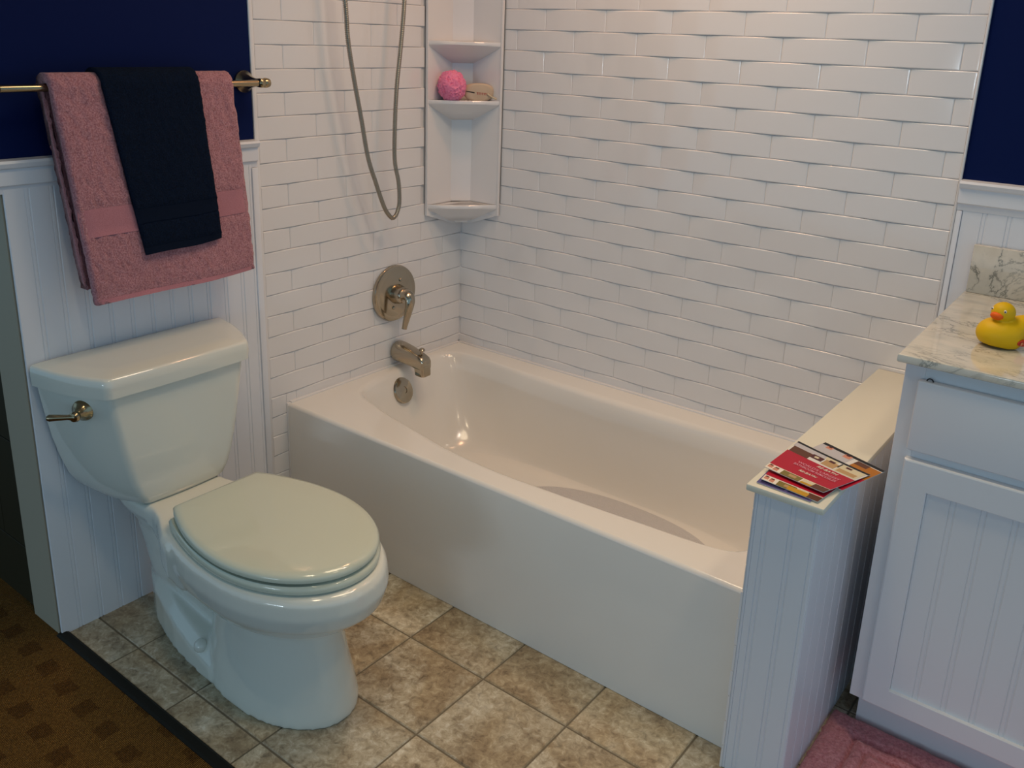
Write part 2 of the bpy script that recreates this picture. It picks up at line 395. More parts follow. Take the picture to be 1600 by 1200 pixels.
# beadboard planks
BW = 0.0572
def board_mesh(name, w, h, m, bead=True):
    pr = [(0, 0.0), (0.0, -0.0030), (0.0016, -0.005), (w - 0.0118, -0.005), (w - 0.0104, -0.0030), (w - 0.0088, -0.0047), (w - 0.0032, -0.0047), (w - 0.0016, -0.0030), (w, -0.0030), (w, 0.0)] if bead else [(0, 0), (0.002, -0.005), (w - 0.002, -0.005), (w, 0)]
    v = [(u - w / 2, d, z) for z in (0, h) for u, d in pr]; n = len(pr)
    return raw_mesh(name, Geo().add(v, [(i, i + 1, i + 1 + n, i + n) for i in range(n - 1)]), m, False)
def boards(parent, start, end, z0, z1, place, rotz, w=BW, m=None):
    m = m or M['white']; full = board_mesh('board', w, z1 - z0, m); p = start
    while p < end - 0.008:
        q = min(p + w, end)
        me = full if q - p > w - 1e-4 else board_mesh('board', q - p, z1 - z0, m, q - p > 0.02)
        o = bpy.data.objects.new('board', me); c = place((p + q) / 2); o.location = Vector((c[0], c[1], z0)) - wloc(parent)
        o.rotation_euler = (0, 0, rotz); COL.objects.link(o); o.parent = parent
        p = q
boards(wall_left, YEND + 0.003, -0.918, 0.0, 1.19, lambda u: (-0.004 + 0.0035, u), PI / 2)
boards(wall_back, 1.682, 2.70, 0.0, 1.19, lambda u: (u, 0.0085), 0.0)

# chair rails and corner strips
def rail_profile():
    return [(0.0, 0.0), (0.0, 0.008), (0.016, 0.012), (0.020, 0.020), (0.056, 0.020), (0.060, 0.030), (0.070, 0.036), (0.076, 0.032), (0.078, 0.0)]  # (height above 1.18, projection)
def trim(name, prof, a, b, place):
    rings = [[Vector(place(t, d, h)) for h, d in prof] for t in (a, b)]
    return tag(Geo().loft(rings).obj(name, M['white'], smooth=False), kind='structure')
trim('trim_1', rail_profile(), -1.655, -0.899, lambda t, d, h: (-0.004 + d * 0.8, t, ZR - 0.078 + h))
trim('trim_2', rail_profile(), 1.668, 2.72, lambda t, d, h: (t, 0.0085 - d * 0.8, ZR - 0.082 + h))
tag(Geo().box(-0.004, 0.008, -0.919, -0.899, 0, ZR - 0.079, 0.002).obj('trim_3', M['white']), kind='structure')
tag(Geo().box(-0.0085, 0.0, -0.899, -0.8845, 0, 2.5, 0.003).obj('trim_4', M['acrylic']), kind='structure')
tag(Geo().box(1.6605, 1.6675, -0.002, 0.0085, 0.70, 2.5, 0.003).obj('trim_5', M['acrylic']), kind='structure')
tag(Geo().box(1.668, 1.6815, 0.0, 0.0085, 0.0, ZR - 0.083, 0.002).obj('trim_6', M['white']), kind='structure')

# floor: grout bed and separate tiles
floor = tag(Geo().box(-0.0085, 2.9, -1.578, 0.0085, -0.03, -0.0025).obj('floor', M['grout'], smooth=False, recenter=False), kind='structure')
FX, FY = 0.2547, 0.2455
def ftile_mesh(w, d):
    g = Geo(); b = 0.0022
    v = [(-w / 2, -d / 2, -0.0025), (w / 2, -d / 2, -0.0025), (w / 2, d / 2, -0.0025), (-w / 2, d / 2, -0.0025),
         (-w / 2 + b, -d / 2 + b, 0), (w / 2 - b, -d / 2 + b, 0), (w / 2 - b, d / 2 - b, 0), (-w / 2 + b, d / 2 - b, 0)]
    return raw_mesh('floor_tile', g.add(v, [(0, 1, 5, 4), (1, 2, 6, 5), (2, 3, 7, 6), (3, 0, 4, 7), (4, 5, 6, 7)]), M['ftile'], False)
FT = {}
xs = [0.0] + [0.2000 + FX * i for i in range(0, 11)] + [2.9]
ys = [-1.577] + [-1.4915 + FY * i for i in range(0, 4)] + [-0.5095, -0.264, 0.0]
for i in range(len(xs) - 1):
    for j in range(len(ys) - 1):
        x0, x1, y0, y1 = xs[i] + 0.0022, xs[i + 1] - 0.0022, ys[j] + 0.0022, ys[j + 1] - 0.0022
        if y1 < -0.86 or x0 > 1.40 or y1 > -0.86 and y0 < -0.8 and True:
            if x1 < 1.50 and y0 > -0.82: continue
            k = (round(x1 - x0, 4), round(y1 - y0, 4))
            if k not in FT: FT[k] = ftile_mesh(*k)
            o = bpy.data.objects.new('floor_tile', FT[k]); o.location = ((x0 + x1) / 2, (y0 + y1) / 2, 0); COL.objects.link(o); o.parent = floor
carpet = Geo().box(-3.0, 4.0, -5.5, -1.606, -0.03, 0.003).box(-3.0, -0.005, -1.606, -1.46, -0.03, 0.003).obj('carpet', M['carpet'], smooth=False)
tag(carpet, 'dark brown patterned carpet with woven squares beyond the black edging strip', 'carpet')
tag(Geo().add([(-0.002, -1.6075, 0.0), (-0.002, -1.606, 0.005), (-0.002, -1.600, 0.008), (-0.002, -1.583, 0.008), (-0.002, -1.5765, 0.0045), (-0.002, -1.5755, 0.0),
               (2.9, -1.6075, 0.0), (2.9, -1.606, 0.005), (2.9, -1.600, 0.008), (2.9, -1.583, 0.008), (2.9, -1.5765, 0.0045), (2.9, -1.5755, 0.0)],
              [(0, 1, 7, 6), (1, 2, 8, 7), (2, 3, 9, 8), (3, 4, 10, 9), (4, 5, 11, 10), (0, 1, 2, 3, 4, 5), (6, 7, 8, 9, 10, 11)]).obj('trim_7', M['strip'], smooth=False), kind='structure')
tag(Geo().box(-3.0, 4.0, -5.5, 0.15, 2.55, 2.6).obj('ceiling', M['ceiling'], smooth=False), kind='structure')
# dark tiled wall beyond the end of the white wall
wall_far = tag(Geo().box(-2.2, -0.1405, -1.575, -1.45, 0.0, 2.55).obj('wall_rear', M['grout'] if 0 else M['dark'], smooth=False, recenter=False), kind='structure')
for r, (za, zb) in enumerate([(0.0, 0.185), (0.188, 0.50), (0.503, 0.815), (0.818, 1.13)]):
    x = -0.1415 - (0.16 if r % 2 else 0.0)
    if r % 2: Geo().box(-0.2985, -0.1415, -1.582, -1.575, za, zb, 0.001, 1).obj('wall_tile', M['dtile'], wall_far, smooth=False)
    for k in range(4):
        Geo().box(x - 0.312, x, -1.582, -1.575, za, zb, 0.001, 1).obj('wall_tile', M['dtile'], wall_far, smooth=False); x -= 0.315

# half wall between tub and vanity
HX0, HX1, HY, HZ = 1.5448, 1.7023, -0.891, 0.7117
wall_half = tag(Geo().box(1.5605, 1.6885, -0.871, 0.0085, 0, 0.696).obj('wall_partition', M['white'], smooth=False, recenter=False), kind='structure')
Geo().box(1.5585, 1.5660, -0.8768, -0.8705, 0, 0.696, 0.001, 1).obj('edge_strip', M['white'], wall_half)
boards(wall_half, 1.5655, 1.5925, 0.0, 0.696, lambda u: (u, -0.871), 0.0)
boards(wall_half, 1.5925, 1.6925, 0.0, 0.696, lambda u: (u, -0.871), 0.0, 0.0535)
boards(wall_half, -0.872, 0.0, 0.0, 0.696, lambda u: (1.6885, u), PI / 2, 0.0600)
for r in range(-6, 5):
    st = -(YL + (0.5 if r % 2 else 0.0) * TW)
    a, b = -0.8785, (-0.001 if r >= 0 else -TUBD - 0.001)
    z1 = 0.60 if r == 4 else 1.0
    if r == 0:
        course(wall_half, r, st, a, -TUBD - 0.001, lambda u, z: (1.5605, u, z), -PI / 2)
        course(wall_half, r, st, -TUBD, b, lambda u, z: (1.5605, u, z), -PI / 2, 0.5)
    else: course(wall_half, r, st, a, b, lambda u, z: (1.5605, u, z), -PI / 2, 0.0, z1)
Geo().box(HX0 - 0.002, HX1, HY, 0.0, 0.6965, HZ, 0.0035).obj('cap', M['cap'], wall_half)

# ------------------------------------------------------------------ bathtub
tub = thing('bathtub', 'white alcove bathtub with flat front apron between the tiled wall and half wall', 'bathtub', (0.7724, -0.413, 0.0))
inner = catmull([(0.100, -0.605, 0), (0.056, -0.487, 0), (0.035, -0.36, 0), (0.030, -0.22, 0), (0.055, -0.115, 0), (0.16, -0.085, 0), (0.40, -0.095, 0), (0.87, -0.10, 0), (1.25, -0.095, 0), (1.42, -0.125, 0),
                 (1.485, -0.25, 0), (1.497, -0.43, 0), (1.492, -0.60, 0), (1.44, -0.695, 0), (1.2, -0.722, 0), (0.96, -0.738, 0), (0.776, -0.745, 0), (0.60, -0.732, 0), (0.439, -0.702, 0), (0.25, -0.660, 0)], 120, True)
NC = len(inner)
cen = Vector((0.80, -0.42, 0))
X1T = TUBL + 0.006
def rect_pt(p, x0, x1, y0, y1):
    d = p - cen; t = 1e9
    if d.x > 1e-9: t = min(t, (x1 - cen.x) / d.x)
    if d.x < -1e-9: t = min(t, (x0 - cen.x) / d.x)
    if d.y > 1e-9: t = min(t, (y1 - cen.y) / d.y)
    if d.y < -1e-9: t = min(t, (y0 - cen.y) / d.y)
    return cen + d * t
TX0, TY1 = 0.0005, -0.0005
outer = [rect_pt(p, TX0, X1T, -TUBD, TY1) for p in inner]
for c in ((TX0, -TUBD), (X1T, -TUBD), (X1T, TY1), (TX0, TY1)):
    k = min(range(NC), key=lambda i: (outer[i] - Vector((c[0], c[1], 0))).length); outer[k] = Vector((c[0], c[1], 0))
def inset(p, d): return Vector((p.x, max(p.y, -TUBD + d), 0))
def lift(ring, z): return [Vector((p.x, p.y, z)) for p in ring]
rings = [lift(outer, 0.001), lift(outer, TUBZ - 0.010), lift([inset(p, 0.003) for p in outer], TUBZ - 0.003), lift([inset(p, 0.010) for p in outer], TUBZ)]
Geo().loft(rings, cap0=False, cap1=False).obj('apron_shell', M['tub'], tub, sharp=50)
def superell(cx, cy, a, b, e, p):
    d = p - Vector((cx, cy, 0)); n = ((abs(d.x) / a) ** e + (abs(d.y) / b) ** e) ** (1 / e)
    return Vector((cx, cy, 0)) + d / n
flr = [superell(0.80, -0.425, 0.60, 0.262, 3.6, p) for p in inner]
def toward(p, q, d):
    v = q - p; return p + v.normalized() * d
rings = [lift([inset(p, 0.010) for p in outer], TUBZ), lift([toward(p, q, -0.016) for p, q in zip(inner, flr)], TUBZ), lift([toward(p, q, -0.006) for p, q in zip(inner, flr)], TUBZ - 0.001), lift([toward(p, q, 0.004) for p, q in zip(inner, flr)], TUBZ - 0.005), lift([toward(p, q, 0.013) for p, q in zip(inner, flr)], TUBZ - 0.016)]
for t, z in ((0.16, 0.372), (0.30, 0.30), (0.46, 0.235), (0.62, 0.185), (0.76, 0.152), (0.88, 0.132), (0.96, 0.123), (1.0, 0.120)):
    rings.append([Vector((p.x + (q.x - p.x) * t, p.y + (q.y - p.y) * t, z)) for p, q in zip(inner, flr)])
for s in (0.8, 0.5, 0.2): rings.append([Vector((0.80 + (q.x - 0.80) * s, -0.425 + (q.y + 0.425) * s, 0.120)) for q in flr])
Geo().loft(rings, cap0=False, cap1=True).obj('basin', M['tub'], tub, sharp=60)
pad = [superell(0.92, -0.42, 0.37, 0.240, 2.4, Vector((0.92 + math.cos(a) * 0.3, -0.42 + math.sin(a) * 0.2, 0))) for a in [2 * PI * k / 64 for k in range(64)]]
tag(Geo().loft([lift(pad, 0.1195), lift(pad, 0.1216)]).obj('slip_resistant_pad', M['pad'], tub), 'grey textured slip resistant oval on the tub floor')
# overflow plate on the sloping end of the basin
ov = Vector((0.070, -0.380, 0.353)); oa = Vector((0.90, 0.10, 0.42)).normalized()
plate = Geo().lathe([(0.046, -0.012), (0.047, 0.004), (0.044, 0.0085), (0.036, 0.0105), (0.013, 0.011), (0.0125, 0.0085), (0.0, 0.0085)], ov, oa, 40).obj('overflow_plate', M['nickel'], tub)
tag(plate, 'round nickel overflow plate')

for k, bx in enumerate(((-0.0085, 1.5605, -0.0070, 0.0085), (-0.0085, 0.0072, -TUBD + 0.012, 0.0085))):
    tag(Geo().box(bx[0], bx[1], bx[2], bx[3], 0.4215, 0.4288, 0.0020).obj('trim_%d' % (8 + k), M['acrylic']), kind='structure')
tag(Geo().box(-0.0085, 0.0030, -TUBD - 0.0015, -TUBD + 0.0120, 0.0, 0.4250, 0.0012).obj('trim_11', M['acrylic']), kind='structure')
tag(Geo().box(1.5495, 1.5605, -TUBD - 0.0015, -TUBD + 0.0120, 0.0, 0.4250, 0.0012).obj('trim_12', M['acrylic']), kind='structure')
tag(Geo().box(-0.0085, -0.0030, 0.0030, 0.0085, 0.42, 2.4).obj('trim_10', M['acrylic'], smooth=False), kind='structure')
# ------------------------------------------------------------------ tub fittings on the left wall
valve = thing('shower_valve', 'polished nickel shower valve with round plate and hanging lever above the tub spout', 'faucet', (0.004, -0.353, 0.692))
VC = Vector((0.003, -0.353, 0.692))
Geo().lathe([(0.099, -0.004), (0.100, 0.003), (0.097, 0.009), (0.088, 0.0125), (0.082, 0.0115), (0.078, 0.013), (0.04, 0.0165), (0.0, 0.017)], VC, (1, 0, 0), 64).obj('escutcheon', M['nickel'], valve)
for a in (70, 250): Geo().lathe([(0.006, 0.014), (0.006, 0.0185), (0.004, 0.020), (0, 0.020)], VC + Vector((0, math.cos(math.radians(a)) * 0.05, math.sin(math.radians(a)) * 0.05)), (1, 0, 0), 12).obj('screw', M['nickel'], valve)
Geo().lathe([(0.036, 0.012), (0.034, 0.026), (0.030, 0.040), (0.029, 0.05), (0.024, 0.056), (0, 0.057)], VC, (1, 0, 0), 40).obj('hub', M['nickel'], valve)
lp = catmull([(0.045, -0.353, 0.696), (0.062, -0.353, 0.699), (0.078, -0.355, 0.694), (0.087, -0.359, 0.676), (0.085, -0.365, 0.645), (0.079, -0.371, 0.610), (0.075, -0.375, 0.585), (0.0745, -0.376, 0.580)], 36)
lr = [(0.029 - 0.019 * min(1, (i / 30) ** 0.8), 0.025 - 0.0185 * min(1, (i / 24) ** 0.7)) for i in range(37)]
lr[-1] = (0.004, 0.003); lr[-2] = (0.010, 0.006)
Geo().tube(lp, lr, 16).obj('lever', M['nickel'], valve, sharp=70)

spout = thing('tub_spout', 'nickel tub spout with diverter knob over the tub end', 'faucet', (0.004, -0.337, 0.475))
rings = []
for x, hw, zt, zb in ((0.0, 0.034, 0.512, 0.441), (0.006, 0.036, 0.514, 0.439), (0.02, 0.035, 0.513, 0.440), (0.055, 0.031, 0.506, 0.440), (0.09, 0.027, 0.497, 0.438), (0.112, 0.0255, 0.491, 0.434), (0.135, 0.0245, 0.482, 0.432), (0.142, 0.022, 0.474, 0.434)):
    zc, hz = (zt + zb) / 2, (zt - zb) / 2
    e = 2.0 + 2.2 * min(1, x / 0.11)
    rings.append([Vector((x + 0.003, -0.337 + math.copysign(abs(math.cos(a)) ** (2 / e), math.cos(a)) * hw, zc + math.copysign(abs(math.sin(a)) ** (2 / e), math.sin(a)) * hz)) for a in [2 * PI * k / 36 for k in range(36)]])
Geo().loft(rings).obj('body', M['nickel'], spout, sharp=45)
g = Geo(); rr = []
for z, s in ((0.452, 1.0), (0.430, 1.0), (0.416, 0.96), (0.414, 0.9)):
    rr.append([Vector((0.1235 + math.copysign(abs(math.cos(a)) ** 0.4, math.cos(a)) * 0.0225 * s + (0.45 - z) * 0.12, -0.337 + math.copysign(abs(math.sin(a)) ** 0.4, math.sin(a)) * 0.0235 * s, z)) for a in [2 * PI * k / 32 for k in range(32)]])
g.loft(rr).obj('outlet', M['nickel'], spout, sharp=45)
Geo().lathe([(0.0085, -0.004), (0.0085, 0.004), (0.004, 0.006), (0.004, 0.018), (0.010, 0.020), (0.011, 0.024), (0.008, 0.027), (0, 0.027)], (0.120, -0.337, 0.484), (0.15, 0, 1), 20).obj('diverter_knob', M['nickel'], spout)

hose = thing('shower_hose', 'ribbed metal shower hose hanging in a loop down the tiled wall', 'hose', (0.07, -0.42, 0.975))
hp = [(0.055, -0.640, 1.90), (0.06, -0.630, 1.80), (0.07, -0.612, 1.6466), (0.07, -0.604, 1.5397), (0.07, -0.584, 1.4296), (0.07, -0.5556, 1.3034), (0.07, -0.5299, 1.184), (0.07, -0.4982, 1.1023), (0.07, -0.4611, 1.0171), (0.07, -0.4325, 0.9815), (0.07, -0.4165, 0.9785), (0.07, -0.4023, 0.9940), (0.07, -0.3920, 1.0275), (0.07, -0.3955, 1.092), (0.07, -0.4125, 1.1661), (0.07, -0.411, 1.2783), (0.07, -0.4016, 1.3977), (0.07, -0.3838, 1.5149), (0.07, -0.3662, 1.6588), (0.065, -0.355, 1.80), (0.06, -0.350, 1.90)]
dense = catmull(hp, 900)
# resample evenly, a rib every 4 mm
acc = [0.0]
for a, b in zip(dense, dense[1:]): acc.append(acc[-1] + (b - a).length)
step = 0.0019; pts = []; rad = []; j = 0; n = int(acc[-1] / step)
for i in range(n + 1):
    s = i * step
    while j < len(acc) - 2 and acc[j + 1] < s: j += 1
    t = (s - acc[j]) / max(1e-9, acc[j + 1] - acc[j]); pts.append(dense[j].lerp(dense[j + 1], min(1, t)))
    rad.append(0.0074 if i % 3 else 0.0054)
Geo().tube(pts, rad, 8).obj('hose_tube', M['hose'], hose, sharp=180)
for y in (-0.640, -0.350):
    Geo().lathe([(0.024, 0.0), (0.024, 0.006), (0.012, 0.010), (0.012, 0.05), (0.016, 0.055), (0.016, 0.075), (0.006, 0.078), (0, 0.078)], (0.0, y, 1.905), (1, 0, 0), 24).obj('wall_elbow', M['nickel'], hose)

# ------------------------------------------------------------------ corner shelf unit
shelf = thing('corner_shelf_unit', 'white moulded corner shelf unit with three tapered shelves above the tub', 'shelf', (0.02, -0.02, 0.90))
A0, B0 = Vector((0.004, -0.194, 0)), Vector((0.180, -0.004, 0))
CA, CB = Vector((0.012, -0.070, 0)), Vector((0.064, -0.014, 0))
def shelf_loop(z, inset_=0.0):
    d = (B0 - A0).normalized(); nrm = Vector((d.y, -d.x, 0))
    pts = [A0 + Vector((0.010, 0.012, 0)), CA, CB, B0 + Vector((-0.012, -0.012, 0))]
    return [Vector((p.x, p.y, z)) for p in pts]
# back panels: left flat, narrow middle, right flat, with raised side stiles
th = [(0.0035, -0.197), (0.0125, -0.197), (0.0130, -0.194), (0.0105, -0.191), (0.0105, -0.070), (0.054, -0.0105), (0.176, -0.0105), (0.1785, -0.0130), (0.183, -0.0125), (0.183, -0.0035), (0.0035, -0.0035)]
Geo().loft([[Vector((x, y, z)) for x, y in th] for z in (0.945, 2.0)]).obj('back_panel', M['acrylic'], shelf, sharp=30)
def shelf_part(zt):
    g = Geo()
    def loop(front, z, w=1.0):
        a = Vector((0.0108, -0.1915, 0)); b = Vector((0.1765, -0.0108, 0)); ca = Vector((0.0105, -0.070, 0)); cb = Vector((0.054, -0.0105, 0))
        fa = ca.lerp(a, w); fb = cb.lerp(b, w)
        mid = (fa + fb) / 2; nrm = Vector((0.73, -0.68, 0))
        out = [ca, fa]
        for k in range(1, 12):
            t = k / 12; out.append(fa.lerp(fb, t) + nrm * front * (1 - (2 * t - 1) ** 2))
        out += [fb, cb]
        return [Vector((p.x, p.y, z)) for p in out]
    g.loft([loop(0.005, zt - 0.001), loop(0.011, zt - 0.001), loop(0.014, zt - 0.004), loop(0.014, zt - 0.012), loop(0.010, zt - 0.015)], cap0=False, cap1=False)
    # dished top with a lip
    g.loft([loop(0.005, zt - 0.001), loop(-0.004, zt - 0.0045)], cap0=False, cap1=True)
    # tapering underside
    g.loft([loop(0.010, zt - 0.015), loop(0.004, zt - 0.022, 0.93), loop(0.0, zt - 0.050, 0.45), loop(0.0, zt - 0.074, 0.03)], cap0=False, cap1=True)
    return g.obj('shelf', M['acrylic'], shelf, sharp=40)
for zt in (1.541, 1.347, 0.985): shelf_part(zt)
Geo().loft([[Vector((0.0035, -0.197, 0.9455)), Vector((0.0135, -0.195, 0.9455)), Vector((0.0105, -0.070, 0.9455)), Vector((0.054, -0.0105, 0.9455)), Vector((0.182, -0.0125, 0.9455)), Vector((0.182, -0.0035, 0.9455)), Vector((0.0035, -0.0035, 0.9455))],
            [Vector((0.0035, -0.060, 0.90)), Vector((0.006, -0.060, 0.90)), Vector((0.008, -0.04, 0.90)), Vector((0.04, -0.010, 0.90)), Vector((0.056, -0.006, 0.90)), Vector((0.056, -0.0035, 0.90)), Vector((0.0035, -0.0035, 0.90))]]).obj('lower_taper', M['acrylic'], shelf, sharp=30)

# bath pouf: crumpled net ruffles
pf = Geo(); pc = Vector((0.056, -0.122, 1.392))
bm = bmesh.new(); bmesh.ops.create_icosphere(bm, subdivisions=5, radius=1.0)
for v in bm.verts:
    d = v.co.normalized()
    f = abs(math.sin(9 * noise.noise(d * 2.0) + 6 * noise.noise(d * 5.0 + Vector((5, 1, 2)))))
    r = 0.0425 + 0.0075 * f ** 0.7 + 0.004 * noise.noise(d * 3) + 0.0022 * noise.noise(d * 16)
    v.co = pc + Vector((d.x * r, d.y * r, d.z * r * 1.08))
bm.verts.index_update()
pf.add([v.co.copy() for v in bm.verts], [[v.index for v in f.verts] for f in bm.faces]); bm.free()
tag(pf.obj('bath_pouf', M['puff'], sharp=70), 'bright pink net bath pouf on the middle corner shelf', 'bath pouf')

# soap bar with printed slit and cord
soap = thing('soap_bar', 'tan oval soap bar with red lettering and cord beside the pink pouf', 'soap', (0.112, -0.046, 1.343))
sd = Vector((0.68, 0.73, 0)); sn = Vector((0.73, -0.68, 0)); scn = Vector((0.112, -0.046, 1.3735))
def ell(a, e): return math.copysign(abs(a) ** e, a)
rings = []
for t, s in ((-0.014, 0.55), (-0.0125, 0.82), (-0.008, 0.97), (0, 1.0), (0.008, 0.97), (0.0125, 0.82), (0.014, 0.55)):
    rings.append([scn + sn * t + sd * ell(math.cos(a), 0.75) * 0.052 * s + Vector((0, 0, ell(math.sin(a), 0.75) * 0.030 * (0.75 + 0.25 * s))) for a in [2 * PI * k / 40 for k in range(40)]])
Geo().loft(rings).obj('bar', M['soap'], soap, sharp=60)
g = Geo()
g.add([scn + sn * 0.0142 + sd * u + Vector((0, 0, z)) for u, z in ((-0.046, 0.0045), (-0.016, 0.0005), (-0.015, -0.003), (-0.018, -0.0035), (-0.046, 0.002))], [(0, 1, 2, 3, 4)])
g.obj('slit', M['dark'], soap, smooth=False)
g = Geo()
for k in range(7):   # row of small red marks, too worn to read
    u = -0.008 + k * 0.0058
    g.add([scn + sn * 0.0143 + sd * (u + du) + Vector((0, 0, dz - 0.0035 - k * 0.0004)) for du, dz in ((0, 0.004), (0.0014, 0.0046), (0.0040, -0.003), (0.0026, -0.0040))], [(0, 1, 2, 3)])
    g.add([scn + sn * 0.0143 + sd * (u + du) + Vector((0, 0, dz - 0.0035 - k * 0.0004)) for du, dz in ((0.003, 0.004), (0.0045, 0.003), (0.0020, -0.0045), (0.0008, -0.004))], [(0, 1, 2, 3)])
g.obj('lettering', M['redink'], soap, smooth=False)
Geo().tube(catmull([scn + sd * 0.028 + sn * 0.015 + Vector((0, 0, -0.004)), scn + sd * 0.040 + sn * 0.017 + Vector((0, 0, -0.012)), scn + sd * 0.052 + sn * 0.018 + Vector((0, 0, -0.018)), scn + sd * 0.060 + sn * 0.021 + Vector((0, 0, -0.022))], 16), 0.0028, 8).obj('cord', M['rope'], soap)
for k in range(3):
    b = scn - sd * (0.045 - k * 0.014) + sn * 0.010
    Geo().lathe([(0.0042, 0), (0.004, 0.002), (0.0025, 0.004), (0, 0.0045)], (b.x, b.y, 1.3415), (0, 0, 1), 12).obj('shelf_rib', M['acrylic'], shelf)

# ------------------------------------------------------------------ towel bar and towels
bar = thing('towel_bar', 'antique nickel towel bar on the navy wall above the toilet', 'towel bar', (0.0, -1.25, 1.41))
BX, BZ = 0.075, 1.418
Geo().tube([(BX, -1.63, BZ), (BX, -1.25, BZ), (BX, -0.935, BZ)], 0.0085, 16).obj('rod', M['brass'], bar)
for y in (-1.615, -0.926):
    post = Geo().lathe([(0.0295, -0.003), (0.030, 0.004), (0.027, 0.008), (0.025, 0.012), (0.021, 0.018), (0.0165, 0.030), (0.0125, 0.045), (0.011, 0.058), (0.012, 0.066), (0.013, 0.078), (0.011, 0.086), (0.006, 0.090), (0, 0.090)], (0.0, y, BZ), (1, 0, 0), 32).obj('post', M['brass'], bar)
    e = 1 if y > -1 else -1
    Geo().lathe([(0.0085, 0.0), (0.013, 0.006), (0.0135, 0.014), (0.0115, 0.022), (0.006, 0.026), (0, 0.0265)], (BX, y + e * 0.004, BZ), (0, e, 0), 24).obj('end_knob', M['brass'], post)

def towel(name, label, cat, y0t, y1t, y0b, y1b, zf, zbk, xin, th, m, mband, bands, amp, lay=0.0):
    """folded towel over the rod: (xin) inner radius around the rod axis, (th) thickness"""
    t = thing(name, label, cat, (BX, (y0t + y1t) / 2, zf))
    # centre line of the outer and inner skins in the x-z plane, from back hem to front hem
    def path(r, n1=46, n2=18):
        P = []
        for k in range(n1 + 1): P.append((BX - r + 0.020 * (1 - k / n1) ** 0.7, zbk + (BZ - zbk) * k / n1))
        for k in range(1, n2): a = PI - PI * k / n2; P.append((BX + r * math.cos(a), BZ + r * math.sin(a)))
        for k in range(n1 + 1): P.append((BX + r + 0.010 * math.sin(PI * 0.5 * k / n1) , BZ - (BZ - zf) * k / n1))
        return P
    po, pi_ = path(xin + th), path(xin)
    nv = len(po); nu = int((y1t - y0t) / 0.0058)
    G = Geo(); cols = []
    inband = lambda z, front: front and any(a < z < b for a, b in bands)
    ring_n = 2 * nv
    def pos(k, j, u):
        # k: 0 outer, 1 inner
        (x, z) = (po if k == 0 else pi_)[j]
        front = j > nv // 2
        zl = zf if front else zbk
        f = min(1.0, max(0.0, (BZ - z) / (BZ - zf)))
        ya = y0t + (y0b - y0t) * f; yb = y1t + (y1b - y1t) * f
        if not front: ya -= 0.002 * f; yb -= 0.004 * f
        y = ya + (yb - ya) * u
        if front: z = z + (0.007 * (u - 0.5) * 2 * f) + 0.003 * math.sin(u * 5 + 1) * f
        p = Vector((x, y, z))
        w = 0.006 * noise.noise(Vector((y * 9, z * 5, 3.1 * lay))) * f
        p.x += w * (1 if front else 0.3)
        if k == 0 and not inband(z, front):
            p += Vector((1, 0, 0.25)) * (1 if front else -0.6) * amp * noise.noise(Vector((y * 160, z * 160, lay + x * 60)))
        if k == 0 and inband(z, front): p.x -= 0.0025
        if (u == 0 or u == 1): p.x += (0.25 if k else -0.25) * th; p.y += amp * 0.8 * noise.noise(Vector((z * 140, 7 + lay, u)))
        return p
    rings = []
    for i in range(nu + 1):
        u = i / nu
        r = [pos(0, j, u) for j in range(nv)] + [pos(1, j, u) for j in reversed(range(nv))]
        rings.append(r)
    G.loft(rings)
    body = G.obj('terry_body', m, t, sharp=180)
    for (a, b) in bands:
        js = [j for j in range(nv // 2 + 1, nv) if a <= po[j][1] <= b]
        if len(js) < 2: continue
        H = Geo(); nn = 24
        V = []; 
        for j in js:
            for i in range(nn + 1):
                p = pos(0, j, i / nn); p.x += 0.0016 + 0.0006 * math.sin(po[j][1] * 900); V.append(p)
        H.add(V, [(q * (nn + 1) + i, q * (nn + 1) + i + 1, (q + 1) * (nn + 1) + i + 1, (q + 1) * (nn + 1) + i) for q in range(len(js) - 1) for i in range(nn)])
        tag(H.obj('woven_band', mband, t, sharp=180), None)
    return t
towel('bath_towel', 'large pink terry bath towel folded over the bar under the navy towel', 'towel', -1.507, -1.036, -1.462, -1.003, 0.914, 0.945, 0.011, 0.022, M['pink'], M['pink_band'], [(1.078, 1.146), (0.914, 0.934)], 0.0058, 1.0)
towel('hand_towel', 'small dark navy hand towel draped over the pink bath towel', 'towel', -1.395, -1.142, -1.330, -1.113, 1.020, 1.05, 0.0345, 0.009, M['navy'], M['navy_band'], [(1.095, 1.135), (1.020, 1.040)], 0.0028, 2.0)

